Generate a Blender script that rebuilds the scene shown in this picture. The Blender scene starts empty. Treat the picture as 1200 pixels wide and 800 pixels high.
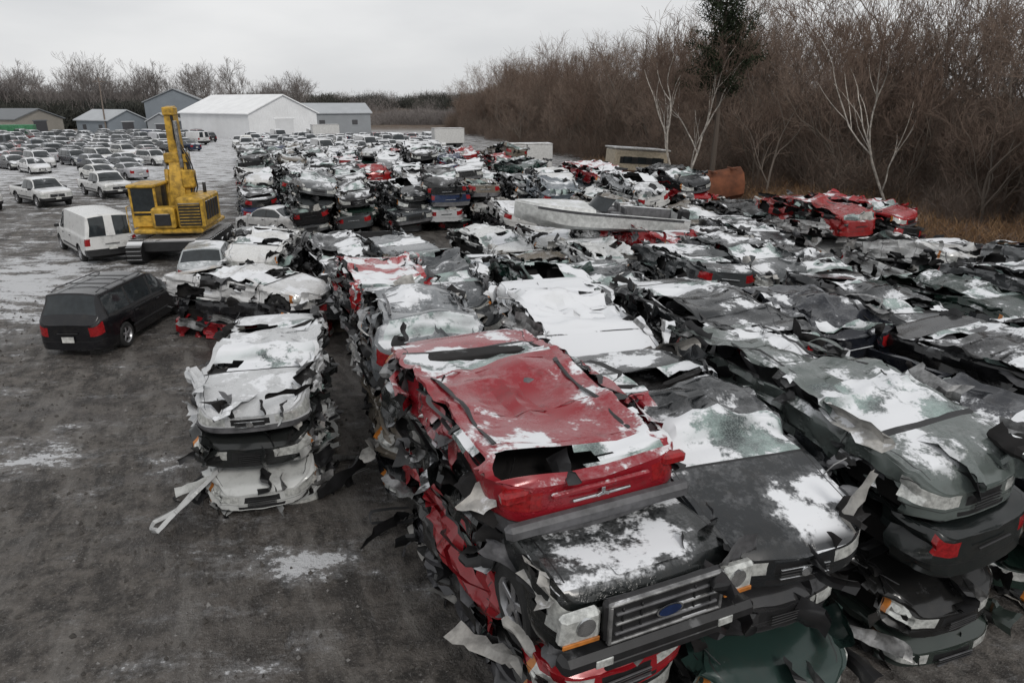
import bpy, math, random
import numpy as np
from mathutils import Vector, Matrix, Euler
R=math.radians
scene=bpy.context.scene
# ------------------------------------------------------------------ noise
def _h(ix,iy,iz,s):
    v=np.sin(ix*127.1+iy*311.7+iz*74.7+s*53.3)*43758.5453
    return (v-np.floor(v))*2-1
def vn(P,freq,seed=0):
    p=np.asarray(P,float)*freq+seed*3.17
    i=np.floor(p); f=p-i; u=f*f*(3-2*f)
    x,y,z=i[...,0],i[...,1],i[...,2]
    def c(a,b,d): return _h(x+a,y+b,z+d,seed)
    x00=c(0,0,0)*(1-u[...,0])+c(1,0,0)*u[...,0]
    x10=c(0,1,0)*(1-u[...,0])+c(1,1,0)*u[...,0]
    x01=c(0,0,1)*(1-u[...,0])+c(1,0,1)*u[...,0]
    x11=c(0,1,1)*(1-u[...,0])+c(1,1,1)*u[...,0]
    a=x00*(1-u[...,1])+x10*u[...,1]; b=x01*(1-u[...,1])+x11*u[...,1]
    return a*(1-u[...,2])+b*u[...,2]
def vn3(P,freq,seed=0):
    return np.stack([vn(P,freq,seed),vn(P,freq,seed+11),vn(P,freq,seed+23)],-1)
def sstep(a,b,x):
    t=np.clip((np.asarray(x,float)-a)/(b-a),0,1); return t*t*(3-2*t)
# ------------------------------------------------------------------ mesh builder
class MB:
    def __init__(s): s.v=[];s.f=[];s.m=[];s.n=0
    def add(s,verts,faces,mat):
        verts=np.asarray(verts,float).reshape(-1,3)
        s.v.append(verts); b=s.n
        for k,f in enumerate(faces):
            s.f.append(tuple(int(i)+b for i in f)); s.m.append(mat if isinstance(mat,int) else mat[k])
        s.n+=len(verts)
    def grid(s,P,mat,closed=False):
        P=np.asarray(P,float); n,m=P.shape[:2]; fs=[];ms=[]
        for i in range(n-1):
            for j in range(m if closed else m-1):
                mm=mat(i,j) if callable(mat) else mat
                if mm is None: continue
                j2=(j+1)%m
                fs.append((i*m+j,i*m+j2,(i+1)*m+j2,(i+1)*m+j)); ms.append(mm)
        s.add(P.reshape(-1,3),fs,ms)
    def box(s,c,d,mat,ch=.012,M=None):
        h=np.array(d,float)/2; ch=min(ch,h.min()*.6); vs=[];idx={}
        for cx in(-1,1):
            for cy in(-1,1):
                for cz in(-1,1):
                    sg=np.array([cx,cy,cz],float)
                    for a in range(3):
                        p=sg*(h-ch); p[a]=sg[a]*h[a]
                        idx[(cx,cy,cz,a)]=len(vs); vs.append(p)
        fs=[]
        for a in range(3):
            b,c2=[q for q in range(3) if q!=a]
            for sg in(-1,1):
                q=[]
                for (u,v) in((-1,-1),(1,-1),(1,1),(-1,1)):
                    k=[0,0,0];k[a]=sg;k[b]=u;k[c2]=v;q.append(idx[(k[0],k[1],k[2],a)])
                fs.append(q)
            for u in(-1,1):
                for v in(-1,1):
                    k1=[0,0,0];k1[a]=-1;k1[b]=u;k1[c2]=v;k2=list(k1);k2[a]=1
                    fs.append([idx[(*k1,b)],idx[(*k2,b)],idx[(*k2,c2)],idx[(*k1,c2)]])
        for cx in(-1,1):
            for cy in(-1,1):
                for cz in(-1,1): fs.append([idx[(cx,cy,cz,0)],idx[(cx,cy,cz,1)],idx[(cx,cy,cz,2)]])
        V=np.array(vs)
        if M is not None: V=V@np.array(M).T
        s.add(V+np.array(c),fs,mat)
    def tube(s,pts,rad,mat,n=5,loop=False):
        pts=np.asarray(pts,float); k=len(pts)
        rad=np.broadcast_to(rad,(k,))
        T=np.gradient(pts,axis=0); T/=np.linalg.norm(T,axis=1)[:,None]+1e-9
        ref=np.array([0,0,1.]) if abs(T[0][2])<.9 else np.array([1.,0,0])
        A=np.cross(T,ref);A/=np.linalg.norm(A,axis=1)[:,None]+1e-9;B=np.cross(T,A)
        an=np.arange(n)*2*math.pi/n
        P=pts[:,None]+rad[:,None,None]*(A[:,None]*np.cos(an)[None,:,None]+B[:,None]*np.sin(an)[None,:,None])
        s.grid(P,mat,closed=True)
    def cyl(s,c,ax,r,h,mat,n=20,cap=True):
        c=np.array(c,float);ax=np.array(ax,float);ax/=np.linalg.norm(ax)
        b=s.n
        s.tube([c-ax*h/2,c-ax*h/2*.98,c+ax*h/2*.98,c+ax*h/2],[r*.96,r,r,r*.96],mat,n)
        if cap:
            s.f.append(tuple(b+i for i in range(n)));s.m.append(mat)
            s.f.append(tuple(b+3*n+i for i in range(n)));s.m.append(mat)
    def V(s): return np.concatenate(s.v)
    def mesh(s,name,mats,V=None,ang=35,smooth=True):
        V=s.V() if V is None else V
        me=bpy.data.meshes.new(name); me.from_pydata(V.tolist(),[],s.f)
        for m in mats: me.materials.append(m)
        me.polygons.foreach_set('material_index',s.m)
        if smooth:
            me.polygons.foreach_set('use_smooth',[True]*len(s.f))
            me.set_sharp_from_angle(angle=R(ang))
        me.update(); return me
def obj(name,me,loc=(0,0,0),rot=(0,0,0),sc=1,col=None,parent=None):
    o=bpy.data.objects.new(name,me); scene.collection.objects.link(o)
    o.location=loc;o.rotation_euler=rot
    o.scale=(sc,sc,sc) if not hasattr(sc,'__len__') else sc
    if col is not None: o.color=col
    if parent: o.parent=parent
    return o
def empty(name,loc=(0,0,0),rot=(0,0,0)):
    o=bpy.data.objects.new(name,None); scene.collection.objects.link(o); o.location=loc;o.rotation_euler=rot;return o
# ------------------------------------------------------------------ materials
def newmat(name):
    m=bpy.data.materials.new(name);m.use_nodes=True;nt=m.node_tree
    return m,nt,nt.nodes['Principled BSDF']
def N(nt,t,**k):
    n=nt.nodes.new(t)
    for a,b in k.items(): setattr(n,a,b)
    return n
def math_(nt,op,a,b=None,clamp=False):
    n=N(nt,'ShaderNodeMath',operation=op);n.use_clamp=clamp
    for i,x in enumerate((a,b)):
        if x is None: continue
        if isinstance(x,(int,float)): n.inputs[i].default_value=x
        else: nt.links.new(x,n.inputs[i])
    return n.outputs[0]
def mixc(nt,f,a,b):
    n=N(nt,'ShaderNodeMix',data_type='RGBA')
    for i,x in ((0,f),(6,a),(7,b)):
        if isinstance(x,(int,float)): n.inputs[i].default_value=x
        elif isinstance(x,tuple): n.inputs[i].default_value=(*x[:3],1)
        else: nt.links.new(x,n.inputs[i])
    return n.outputs[2]
def noise(nt,scale,detail=4,rough=.6,vec=None,dist=0):
    n=N(nt,'ShaderNodeTexNoise');n.inputs['Scale'].default_value=scale;n.inputs['Detail'].default_value=detail
    n.inputs['Roughness'].default_value=rough;n.inputs['Distortion'].default_value=dist
    if vec is not None: nt.links.new(vec,n.inputs['Vector'])
    return n.outputs['Fac']
def mrange(nt,x,a,b,c=0.,d=1.,smooth=True):
    n=N(nt,'ShaderNodeMapRange');n.interpolation_type='SMOOTHSTEP' if smooth else 'LINEAR'
    nt.links.new(x,n.inputs[0])
    for i,v in enumerate((a,b,c,d)): n.inputs[i+1].default_value=v
    return n.outputs[0]
def snowify(nt,b,base,rough,metal=0.,bias=0.,thr=(.60,.93),lite=False):
    g=N(nt,'ShaderNodeNewGeometry');oi=N(nt,'ShaderNodeObjectInfo')
    sx=N(nt,'ShaderNodeSeparateXYZ');nt.links.new(g.outputs['Normal'],sx.inputs[0])
    up=mrange(nt,sx.outputs[2],thr[0],thr[1])
    n1=noise(nt,1.05,5,.64,g.outputs['Position']);n2=noise(nt,19,2,.75,g.outputs['Position'])
    s=math_(nt,'ADD',math_(nt,'MULTIPLY',mrange(nt,n1,.28,.72,0,1,False),.78),math_(nt,'MULTIPLY',n2,.22))
    al=oi.outputs['Alpha']
    t=math_(nt,'ADD',s,al); t=math_(nt,'ADD',t,-1.0+bias)
    full=mrange(nt,t,-.01,.12);film=mrange(nt,t,-.20,.06,0,.16)
    film=math_(nt,'MULTIPLY',film,mrange(nt,n2,.3,.7,.2,1.,False))
    m=math_(nt,'MULTIPLY',math_(nt,'MAXIMUM',full,film),up)
    col=mixc(nt,m,base,(.72,.735,.76))
    nt.links.new(col,b.inputs['Base Color'])
    nt.links.new(mrange(nt,m,0,.6,rough,.85,False),b.inputs['Roughness'])
    if metal>0: nt.links.new(mrange(nt,m,0,.5,metal,0,False),b.inputs['Metallic'])
    if not lite:
        bp=N(nt,'ShaderNodeBump');bp.inputs['Strength'].default_value=.45;bp.inputs['Distance'].default_value=.02
        nt.links.new(math_(nt,'ADD',full,math_(nt,'MULTIPLY',n1,.3)),bp.inputs['Height']);nt.links.new(bp.outputs[0],b.inputs['Normal'])
    return m
def mat_paint():
    m,nt,b=newmat('car_paint');oi=N(nt,'ShaderNodeObjectInfo');g=N(nt,'ShaderNodeNewGeometry')
    n=noise(nt,3.5,5,.75,g.outputs['Position'])
    dirt=mrange(nt,n,.48,.78,0.,.45)
    c=mixc(nt,dirt,oi.outputs['Color'],(.04,.036,.032))
    c=mixc(nt,mrange(nt,n,.30,.26,0,.5),c,(.13,.065,.04))
    snowify(nt,b,c,.26,.1);b.inputs['Coat Weight'].default_value=.35;b.inputs['Coat Roughness'].default_value=.08;b.inputs['Specular IOR Level'].default_value=.4
    return m
def mat_simple(name,col,rough,metal=0.,snow=True,var=.3,bias=0.,sc=6):
    m,nt,b=newmat(name);g=N(nt,'ShaderNodeNewGeometry')
    n=noise(nt,sc,3,.65,g.outputs['Position'])
    c=mixc(nt,mrange(nt,n,.3,.7,0,1),tuple(x*(1-var) for x in col),tuple(min(1,x*(1+var)) for x in col))
    if snow: snowify(nt,b,c,rough,metal,bias,lite=True)
    else:
        nt.links.new(c,b.inputs['Base Color']);b.inputs['Roughness'].default_value=rough;b.inputs['Metallic'].default_value=metal
    return m
def mat_shatter():
    m,nt,b=newmat('shattered_glass');g=N(nt,'ShaderNodeNewGeometry')
    v=N(nt,'ShaderNodeTexVoronoi',feature='DISTANCE_TO_EDGE');v.inputs['Scale'].default_value=26
    nt.links.new(g.outputs['Position'],v.inputs['Vector'])
    e=mrange(nt,v.outputs['Distance'],.0,.07,1,0)
    n=noise(nt,2.2,4,.6,g.outputs['Position'])
    c=mixc(nt,mrange(nt,n,.35,.65),(.04,.052,.052),(.25,.33,.31))
    c=mixc(nt,math_(nt,'MULTIPLY',e,.3),c,(.5,.58,.56))
    snowify(nt,b,c,.18,0.,.16);return m
paint=mat_paint()
glass=mat_simple('dark_glass',(.022,.027,.03),.04,var=.2,bias=-.3)
trim=mat_simple('black_trim',(.013,.013,.014),.45,bias=-.28)
tyre=mat_simple('tyre_rubber',(.02,.02,.02),.85,bias=-.2)
chrome=mat_simple('chrome',(.5,.51,.52),.2,.9,bias=-.25)
hl=mat_simple('headlamp_lens',(.52,.53,.51),.05,.3,bias=-.4,sc=14,var=.3)
tl=mat_simple('tail_lamp_red',(.24,.010,.012),.12,bias=-.35,sc=20)
dark=mat_simple('interior_dark',(.009,.008,.008),.9,bias=-.3)
steel=mat_simple('bare_steel',(.22,.22,.22),.4,.6,var=.5,bias=-.1)
greyp=mat_simple('grey_plastic',(.085,.085,.09),.45,bias=-.22)
foam=mat_simple('pale_lining',(.34,.33,.31),.8)
rust=mat_simple('rusty_steel',(.10,.055,.035),.85,var=.5)
shat=mat_shatter()
amber=mat_simple('amber_lens',(.42,.15,.03),.15,bias=-.35)
plate=mat_simple('licence_plate',(.5,.5,.48),.4,bias=-.35)
rim=mat_simple('wheel_rim',(.32,.32,.33),.3,.6,bias=-.15)
emb=mat_simple('blue_badge',(.01,.022,.07),.15,bias=-.5)
CM=[paint,glass,trim,tyre,chrome,hl,tl,dark,steel,greyp,foam,rust,shat,amber,plate,rim,emb]
PAINT,GLASS,TRIM,TYRE,CHR,HL,TL,DARK,STEEL,GREY,FOAM,RUST,SHAT,AMB,PLATE,RIM,EMB=range(17)
# ------------------------------------------------------------------ vehicles
SP={}
SP['sedan']=dict(L=4.75,W=1.82,zb=.2,T=[(0,.60),(.02,.70),(.06,.77),(.25,.93),(.40,1.36),(.48,1.43),(.66,1.42),(.82,1.06),(.965,1.02),(1,.9)],
 B=[(0,.58),(.06,.72),(.25,.88),(.5,.93),(.82,.99),(.965,.97),(1,.86)],ws=(.255,.42),rw=(.67,.81),sw=(.30,.78),pil=[(.535,.555)],seams=[.275,.545,.74],wr=.32,wp=(.165,.8))
SP['hatch']=dict(L=4.2,W=1.75,zb=.2,T=[(0,.62),(.02,.72),(.06,.8),(.24,.98),(.40,1.42),(.48,1.5),(.82,1.47),(.93,1.12),(.975,1.0),(1,.9)],
 B=[(0,.6),(.06,.76),(.24,.92),(.5,.96),(.93,1.0),(1,.86)],ws=(.245,.41),rw=(.83,.935),sw=(.30,.84),pil=[(.55,.575)],seams=[.27,.56,.76],wr=.31,wp=(.17,.81))
SP['wagon']=dict(L=4.6,W=1.84,zb=.22,T=[(0,.66),(.02,.78),(.06,.88),(.24,1.03),(.37,1.55),(.44,1.63),(.88,1.60),(.955,1.16),(.975,1.08),(1,.95)],
 B=[(0,.62),(.06,.84),(.24,.98),(.5,1.02),(.96,1.04),(1,.9)],ws=(.245,.39),rw=(.885,.955),sw=(.285,.89),pil=[(.5,.525),(.72,.745)],seams=[.26,.51,.73],wr=.36,wp=(.17,.8),rails=True)
SP['minivan']=dict(L=4.95,W=1.92,zb=.2,T=[(0,.62),(.02,.76),(.05,.87),(.18,1.03),(.34,1.62),(.41,1.72),(.91,1.70),(.965,1.2),(.98,1.1),(1,.95)],
 B=[(0,.6),(.05,.82),(.18,.97),(.5,1.02),(.97,1.05),(1,.9)],ws=(.185,.36),rw=(.915,.965),sw=(.24,.9),pil=[(.42,.44),(.67,.69)],seams=[.23,.43,.68],wr=.35,wp=(.15,.78),rails=True)
SP['pickup']=dict(L=5.5,W=2.0,zb=.42,T=[(0,1.0),(.012,1.09),(.05,1.14),(.22,1.2),(.31,1.70),(.37,1.8),(.53,1.8),(.575,1.72),(.60,1.17),(1,1.14)],
 B=[(0,.94),(.012,1.03),(.22,1.12),(1,1.12)],ws=(.225,.33),rw=(.58,.598),sw=(.255,.57),pil=[(.42,.44)],seams=[.24,.43,.585],wr=.40,wp=(.17,.79),bed=(.615,.985),boxy=True)
SP['van']=dict(L=5.6,W=2.02,zb=.35,T=[(0,.9),(.02,1.02),(.05,1.12),(.14,1.24),(.25,1.92),(.31,2.06),(.97,2.08),(.985,2.02),(1,1.22)],
 B=[(0,.88),(.05,1.05),(.14,1.16),(.5,1.2),(1,1.18)],ws=(.145,.27),rw=(.986,.9995),sw=(.19,.33),pil=[],seams=[.18,.345,.56],wr=.37,wp=(.13,.76),boxy=True)
def wheel(mb,c,r,w,side,flat=0):
    pr=[(-.5*w,.55*r),(-.5*w,.9*r),(-.38*w,.985*r),(-.15*w,r),(.15*w,r),(.38*w,.985*r),(.5*w,.9*r),(.5*w,.66*r)]
    n=22;an=np.arange(n)*2*math.pi/n
    P=np.array([[ (c[0]+a*side,c[1]+q*math.cos(t),c[2]+q*math.sin(t)) for t in an] for a,q in pr])
    mb.grid(P,TYRE,closed=True)
    pr=[(.5*w,.66*r),(.42*w,.62*r),(.2*w,.58*r),(.15*w,.2*r),(.15*w,.001)]
    P=np.array([[ (c[0]+a*side,c[1]+q*math.cos(t),c[2]+q*math.sin(t)) for t in an] for a,q in pr])
    mb.grid(P,lambda i,j:RIM if i<2 else DARK,closed=True)
    for k in range(5):
        t=k*2*math.pi/5+.3
        M=Matrix.Rotation(t,3,'X')
        mb.box((c[0]+.33*w*side,c[1]+.33*r*math.cos(t),c[2]+.33*r*math.sin(t)),(.12*w,.6*r,.2*r),RIM,.008,M)
    mb.cyl((c[0]+.3*w*side,c[1],c[2]),(1,0,0),.16*r,.25*w,RIM,10)
def scrap(mb,rng,n,nt,L,W,z0,z1,mats,out=.16,frames=0):
    for _ in range(n):
        a=rng.uniform(.15,.55) if rng.random()<.75 else rng.uniform(.5,1.1);b=rng.uniform(.09,.30);sd=rng.choice((-1,1))
        u=np.linspace(-.5,.5,9)[:,None];v=np.linspace(-.5,.5,5)[None,:]
        k=rng.uniform(-1.4,1.4);k2=rng.uniform(-1.5,1.5);tp=rng.uniform(-.5,.5)
        P=np.stack([(v*b*(1+tp*u*2)),(u*a+0*v),(k*.25*a*u*u*2+k2*b*v*v*2+0*u)],-1)
        sdn=rng.random()*50
        P=P+vn3(P,7,sdn)*.06
        P[...,2]+=(1-2.2*np.abs(vn(P,5,sdn+3)))*.035
        E=Euler((rng.gauss(0,.25),rng.choice((-1,1))*rng.uniform(.5,1.6),rng.gauss(0,.22))).to_matrix()
        if rng.random()<.15: E=Euler((rng.uniform(-3,3),rng.uniform(-3,3),rng.uniform(-3,3))).to_matrix()
        P=P@np.array(E).T
        if rng.random()<.2:
            pos=(rng.uniform(-W/2,W/2),rng.choice((-1,1))*(L/2-rng.uniform(-.02,.3)),rng.uniform(z0,z1-.12))
        else: pos=(sd*(W/2-rng.uniform(-out*.55,.22)),rng.uniform(-L/2,L/2)*.93,rng.uniform(z0,z1-.02))
        mb.grid(P+np.array(pos),rng.choice(mats))
    for _ in range(nt):
        sd=rng.choice((-1,1));p=np.array((sd*(W/2-rng.uniform(.0,.25)),rng.uniform(-L/2,L/2)*.9,rng.uniform(z0,z1-.05)))
        d=np.array((rng.gauss(0,.2),rng.choice((-1,1)),rng.gauss(0,.25)));pts=[p]
        for i in range(rng.randint(3,6)):
            d=d+np.array((rng.gauss(0,.18),rng.gauss(0,.3),rng.gauss(-.05,.2)));d/=np.linalg.norm(d)
            p=p+d*rng.uniform(.06,.16);pts.append(p)
        mb.tube(pts,rng.uniform(.005,.016),rng.choice((TRIM,TRIM,STEEL,GREY,TRIM)),4)
    for _ in range(frames):
        sd=rng.choice((-1,1));a=rng.uniform(.8,1.15);h=rng.uniform(.2,.34)
        c=np.array([(-.5,0),(-.45,.35),(-.2,.85),(.1,1.),(.45,.98),(.5,.8),(.52,0),(0,-.06),(-.5,0)])
        t=np.linspace(0,8,25);q=np.stack([np.zeros(25),np.interp(t,range(9),c[:,0])*a,np.interp(t,range(9),c[:,1])*h],-1)
        q+=vn3(q,1.8,rng.random()*40)*.06
        E=Euler((rng.gauss(0,.08),rng.uniform(-1.9,-.7)*-sd,rng.gauss(0,.1))).to_matrix();q=q@np.array(E).T
        w_=np.array([.028*sd,0,.012])
        mb.grid(np.stack([q-w_,q+w_],1)+np.array((sd*(W/2-rng.uniform(.08,.22)),rng.uniform(-.2,.26)*L,z1-rng.uniform(.12,.26)))[None,None],rng.choice((PAINT,TRIM,PAINT,STEEL)))
def car_mesh(kind,seed=0,crush=None,nscrap=0,wheels=True,res=44,extra=None,bump=None,over=None,name=None,shatter_keep=.85):
    sp=dict(SP[kind]); 
    if over: sp.update(over)
    rng=random.Random(seed*7+3);L,W,zb=sp['L'],sp['W'],sp['zb'];w2=W/2
    ks=list(np.linspace(0,1,res))+[.003,.008,.016,.028,.042,.06,.94,.958,.972,.984,.992,.997]
    for s in sp['seams']: ks+=[s,s+.0032]
    for a in (sp['ws'],sp['rw'],sp['sw'],*sp['pil']): ks+=list(a)
    ks+=[sp['ws'][0]-.008,sp['rw'][0]+.25*(sp['rw'][1]-sp['rw'][0]),.5*(sp['rw'][0]+sp['rw'][1]),]
    if 'bed' in sp: ks+=[sp['bed'][0],sp['bed'][0]+.004,sp['bed'][1],sp['bed'][1]-.004]
    ks=sorted(ks);S=[ks[0]]
    for k in ks[1:]:
        if k-S[-1]>.0022: S.append(k)
    if S[-1]<1:S[-1]=1.
    S=np.array(S);ip=lambda t:np.interp(S,[a for a,_ in t],[b for _,b in t])
    T=ip(sp['T']);B=ip(sp['B'])
    if sp.get('boxy'): pw=[(0,.80),(.003,.87),(.008,.92),(.02,.96),(.06,.985),(.2,1),(.95,1),(.99,.985),(1,.955)]
    else: pw=[(0,.60),(.003,.68),(.008,.75),(.02,.84),(.045,.915),(.1,.97),(.2,1),(.82,1),(.92,.965),(.96,.92),(.985,.85),(.995,.77),(1,.68)]
    w=ip(pw)*w2
    tl_=[0,.06,.14,.24,.34,.36,.46,.56,.66,.76,.86,.94,1]
    tw=np.interp(tl_,[0,.08,.3,.55,.7,.74,.93,1],[.93,.975,1.,.995,.985,.99,.968,.94])
    rows=[('L',t,x) for t,x in zip(tl_,tw)]+[('G',f,0) for f in (.09,.36,.63,.9,1.)]+[('C',c,0) for c in (.935,.92,.78,.6,.4,.2,0)]
    zbv=zb+.05*np.clip(1-S/.06,0,1)*1+.06*np.clip((S-.93)/.07,0,1)
    X=[];Z=[]
    ge=w*(.935-.20*np.clip((T-B)/.5,0,1)*(0.7 if kind=='van' else 1));zre=T-np.minimum(.06,.35*(T-B))
    for k,t,x in rows:
        if k=='L': X.append(w*x);Z.append(zbv+(B-zbv)*t)
        elif k=='G': X.append(w*.935+(ge-w*.935)*t);Z.append(B+(zre-B)*t)
        else:
            z=zre+(T-zre)*(1-t**2.4);x_=ge*t
            if 'bed' in sp and t<.93: z=np.where((S>=sp['bed'][0]+.003)&(S<=sp['bed'][1]-.003),zb+.35,z)
            X.append(x_);Z.append(z)
    X=np.array(X);Z=np.array(Z);K=len(rows)
    FX=np.concatenate([-X,X[:-1][::-1]]);FZ=np.concatenate([Z,Z[:-1][::-1]])
    rid=list(range(K))+list(range(K-2,-1,-1))
    Yc=(S-.5)*L
    P=np.stack([FX.T,np.broadcast_to(Yc[:,None],FX.T.shape),FZ.T],-1).copy()
    xr=(P[...,0]/w2)**2
    P[...,1]+=.10*xr*np.clip(1-S/.12,0,1)[:,None]-.07*xr*np.clip((S-.9)/.1,0,1)[:,None]
    mb=MB();wc=[(s-.5)*L for s in sp['wp']];wr=sp['wr'];ar=wr*1.17;wz=wr*1.0
    bm=bump;nse=seed*1.7;gone=(crush is not None);kp=crush.get('keep',0) if gone else 0
    def cell(i,j):
        a,b=rid[j],rid[j+1];lo=min(a,b);kk,t,_=rows[max(a,b)];k0,t0,_=rows[lo]
        s=.5*(S[i]+S[i+1]);q=(P[i,j]+P[i+1,j]+P[i,j+1]+P[i+1,j+1])/4
        xf=abs(q[0])/w2
        if kk=='L':
            tt=(t+t0)/2
            for c in wc:
                if (q[1]-c)**2+(q[2]-wz)**2<ar*ar and tt<.93: return None
            for se in sp['seams']:
                if se<=S[i]+1e-6 and S[i+1]<=se+.0036 and tt>.08: return TRIM
            if gone and .26<s<.84 and .15<tt<.97 and vn(np.array([q*1.5]),1.,nse+31)[0]>.28: return None
            if .34<tt<.36 and (s<.06 or s>.95): return TRIM
            if bm is not None and tt<.35 and (s<.07 or s>.94): return bm
            if s<(.075 if kind!='pickup' else .03) and .5<tt<.9 and xf>.5: return HL if s<.065 else AMB
            if s>.965 and .6<tt<.92: return TL
            if tt<.06: return TRIM
            return PAINT
        hgt=T[i]-B[i] if T[i]<T[i+1] else T[i+1]-B[i+1]
        if kk=='G':
            if t>.05 and .09<t<=.9 and sp['sw'][0]<s<sp['sw'][1] and hgt>.2:
                for p0,p1 in sp['pil']:
                    if p0<s<p1: return TRIM
                if gone: return None if vn(np.array([q*3.]),1.,nse)[0]<.6 else SHAT
                return GLASS
            if t<=.09 and sp['sw'][0]<s<sp['sw'][1]: return TRIM
            return PAINT
        if sp['ws'][0]<=s<=sp['ws'][1]:
            if t<.93:
                if gone: return SHAT if vn(np.array([q*1.6]),1.,nse+4)[0]<shatter_keep-.45 else None
                return GLASS
            return PAINT
        if sp['ws'][0]-.012<s<sp['ws'][0]: return TRIM
        if sp['rw'][0]<=s<=sp['rw'][1] and t<.9:
            if kind=='van' and t<.1: return PAINT
            if gone: return SHAT if vn(np.array([q*1.6]),1.,nse+9)[0]<.05 else None
            return GLASS
        if gone and sp['ws'][1]<s<sp['rw'][0] and vn(np.array([q*1.1]),1.,nse+41)[0]>.80: return None
        if .919<t<.921 and (.03<s<sp['ws'][0] or (kind=='sedan' and sp['rw'][1]<s<.98)): return TRIM
        if 'bed' in sp and sp['bed'][0]<s<sp['bed'][1] and t<.9: return TRIM
        return PAINT
    mb.grid(P,cell)
    V0=mb.v[0]
    used=set(i for f in mb.f for i in f)
    for i in used:
        q=V0[i]
        if abs(q[0])>w2*.8 and q[2]<B.max():
            for c in wc:
                dy,dz=q[1]-c,q[2]-wz;d=math.hypot(dy,dz)
                if d<ar and d>.01: V0[i,1]=c+dy*ar/d;V0[i,2]=wz+dz*ar/d
    for end in (0,-1):
        sec=P[end,:K];nc=14;fr=np.linspace(0,1,nc)
        C_=np.stack([sec*(1-f)+P[end,::-1][:K]*f for f in fr],1).copy()
        sg=-1 if end==0 else 1
        C_[...,1]+=sg*.05*(1-(2*fr[None,:]-1)**2)
        def capm(i,j):
            kk,t,_=rows[i+1];xf=abs(fr[j]+fr[j+1]-1)
            if kk!='L': return PAINT
            t=(t+rows[i][1])/2
            if end==0:
                if .34<t<.36: return TRIM
                if bm is not None and t<.35: return bm
                if .08<t<.24 and xf<.75: return TRIM
                if .46<t<.86 and xf<.5: return TRIM
                if .5<t<.9 and xf>.62: return HL
            else:
                if .34<t<.36: return TRIM
                if bm is not None and t<.35: return bm
                if .6<t<.92 and xf>.80: return TL
            return PAINT
        mb.grid(C_,capm)
        yy=sg*(L/2+.065);zz=B[end]*.62
        if crush is None: mb.box((0,yy+sg*.004,zz if end else zb+.2),(.32,.014,.16),PLATE,.004)
        if end==0:
            gm=rng.choice((CHR,TRIM,TRIM,GREY)) if gone else CHR;gw=w[0]*(1.02 if not gone else rng.uniform(.6,1.0))
            for q in range(4): mb.box((0,-L/2-.058,zb+(B[0]-zb)*(.5+.1*q)),(gw,.02,.012),gm if q in(0,3) else TRIM,.004)
            if gm==CHR: mb.cyl((0,-L/2-.075,zb+(B[0]-zb)*.68),(0,1,0),.055,.02,CHR,14)
        else: mb.box((0,L/2+.05,zz+.16),(.55,.03,.03),CHR if seed%2 else TRIM,.008)
    zi=zb+.08
    mb.box((0,0,(zi+.5)/2+.02),(W*.80,L*.93,.42),DARK,.04)
    y0=(sp['ws'][0]-.5)*L;y1=(min(sp['sw'][1],.9)-.5)*L
    mb.box((0,y0+.15,B[S.searchsorted(.35)]-.1),(W*.82,.35,.16),DARK,.03)
    for yy in np.arange(y0+.95,y1-.2,.95):
        for xx in (-.38,.38):
            mb.box((xx,yy,.62),(.5,.5,.2),GREY if seed%2 else DARK,.05)
            mb.box((xx,yy+.3,.92),(.48,.14,.6),GREY if seed%2 else DARK,.05)
    if wheels:
        for yy in wc:
            for sd in (-1,1): 
                if crush is None or rng.random()<wheels: wheel(mb,(sd*(w2-.13),yy,wr),wr,.22,sd)
    ym=(sp['sw'][0]-.5)*L+.08
    if crush is None:
        for sd in(-1,1):
            mb.box((sd*(w2+.07),ym,B.max()+.02),(.2,.1,.14),PAINT if not bm else TRIM,.03)
            for se in sp['seams'][1:]: mb.box((sd*(w2*.99+.012),(se-.5)*L-.14,B.max()*.84),(.03,.15,.03),TRIM,.006)
            mb.box((sd*(w2*1.0+.004),0,zb+(.9-zb)*.42),(.02,L*.42,.07),TRIM,.006)
        for xx in(-.4,.15):
            s0=sp['ws'][0];zt=np.interp(s0+.02,S,T)
            mb.box((xx,(s0+.03-.5)*L,zt+.07),(.55,.02,.02),TRIM,.004,Matrix.Rotation(.12,3,'Y'))
    if sp.get('rails'):
        zz=np.interp(.6,S,T)
        for sd in(-1,1):
            s1,s2=sp['ws'][1]+.06,sp['rw'][0]-.03
            ys=np.linspace((s1-.5)*L,(s2-.5)*L,12);pts=[(sd*w2*.62,y,zz+.035-.05*(k in(0,11))) for k,y in enumerate(ys)]
            mb.tube(pts,.018,TRIM if seed%2 else GREY,6)
        if not gone:
            for q in(.3,.7): mb.box((0,((s1+(s2-s1)*q)-.5)*L,zz+.05),(w2*1.26,.05,.025),TRIM,.008)
    if gone:
        s1,s2=sp['ws'][1]+.03,sp['rw'][0]-.03
        for k in range(6):
            if rng.random()<.35: continue
            ss=s1+(s2-s1)*k/5.;zz=np.interp(ss,S,T);xs_=np.linspace(-.52,.52,7)*w2*1.1
            mb.tube([(x_,(ss-.5)*L,zz-.004-.03*(x_/w2)**2) for x_ in xs_],.016,PAINT,5)
    if extra: extra(mb,sp)
    V=mb.V()
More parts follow.
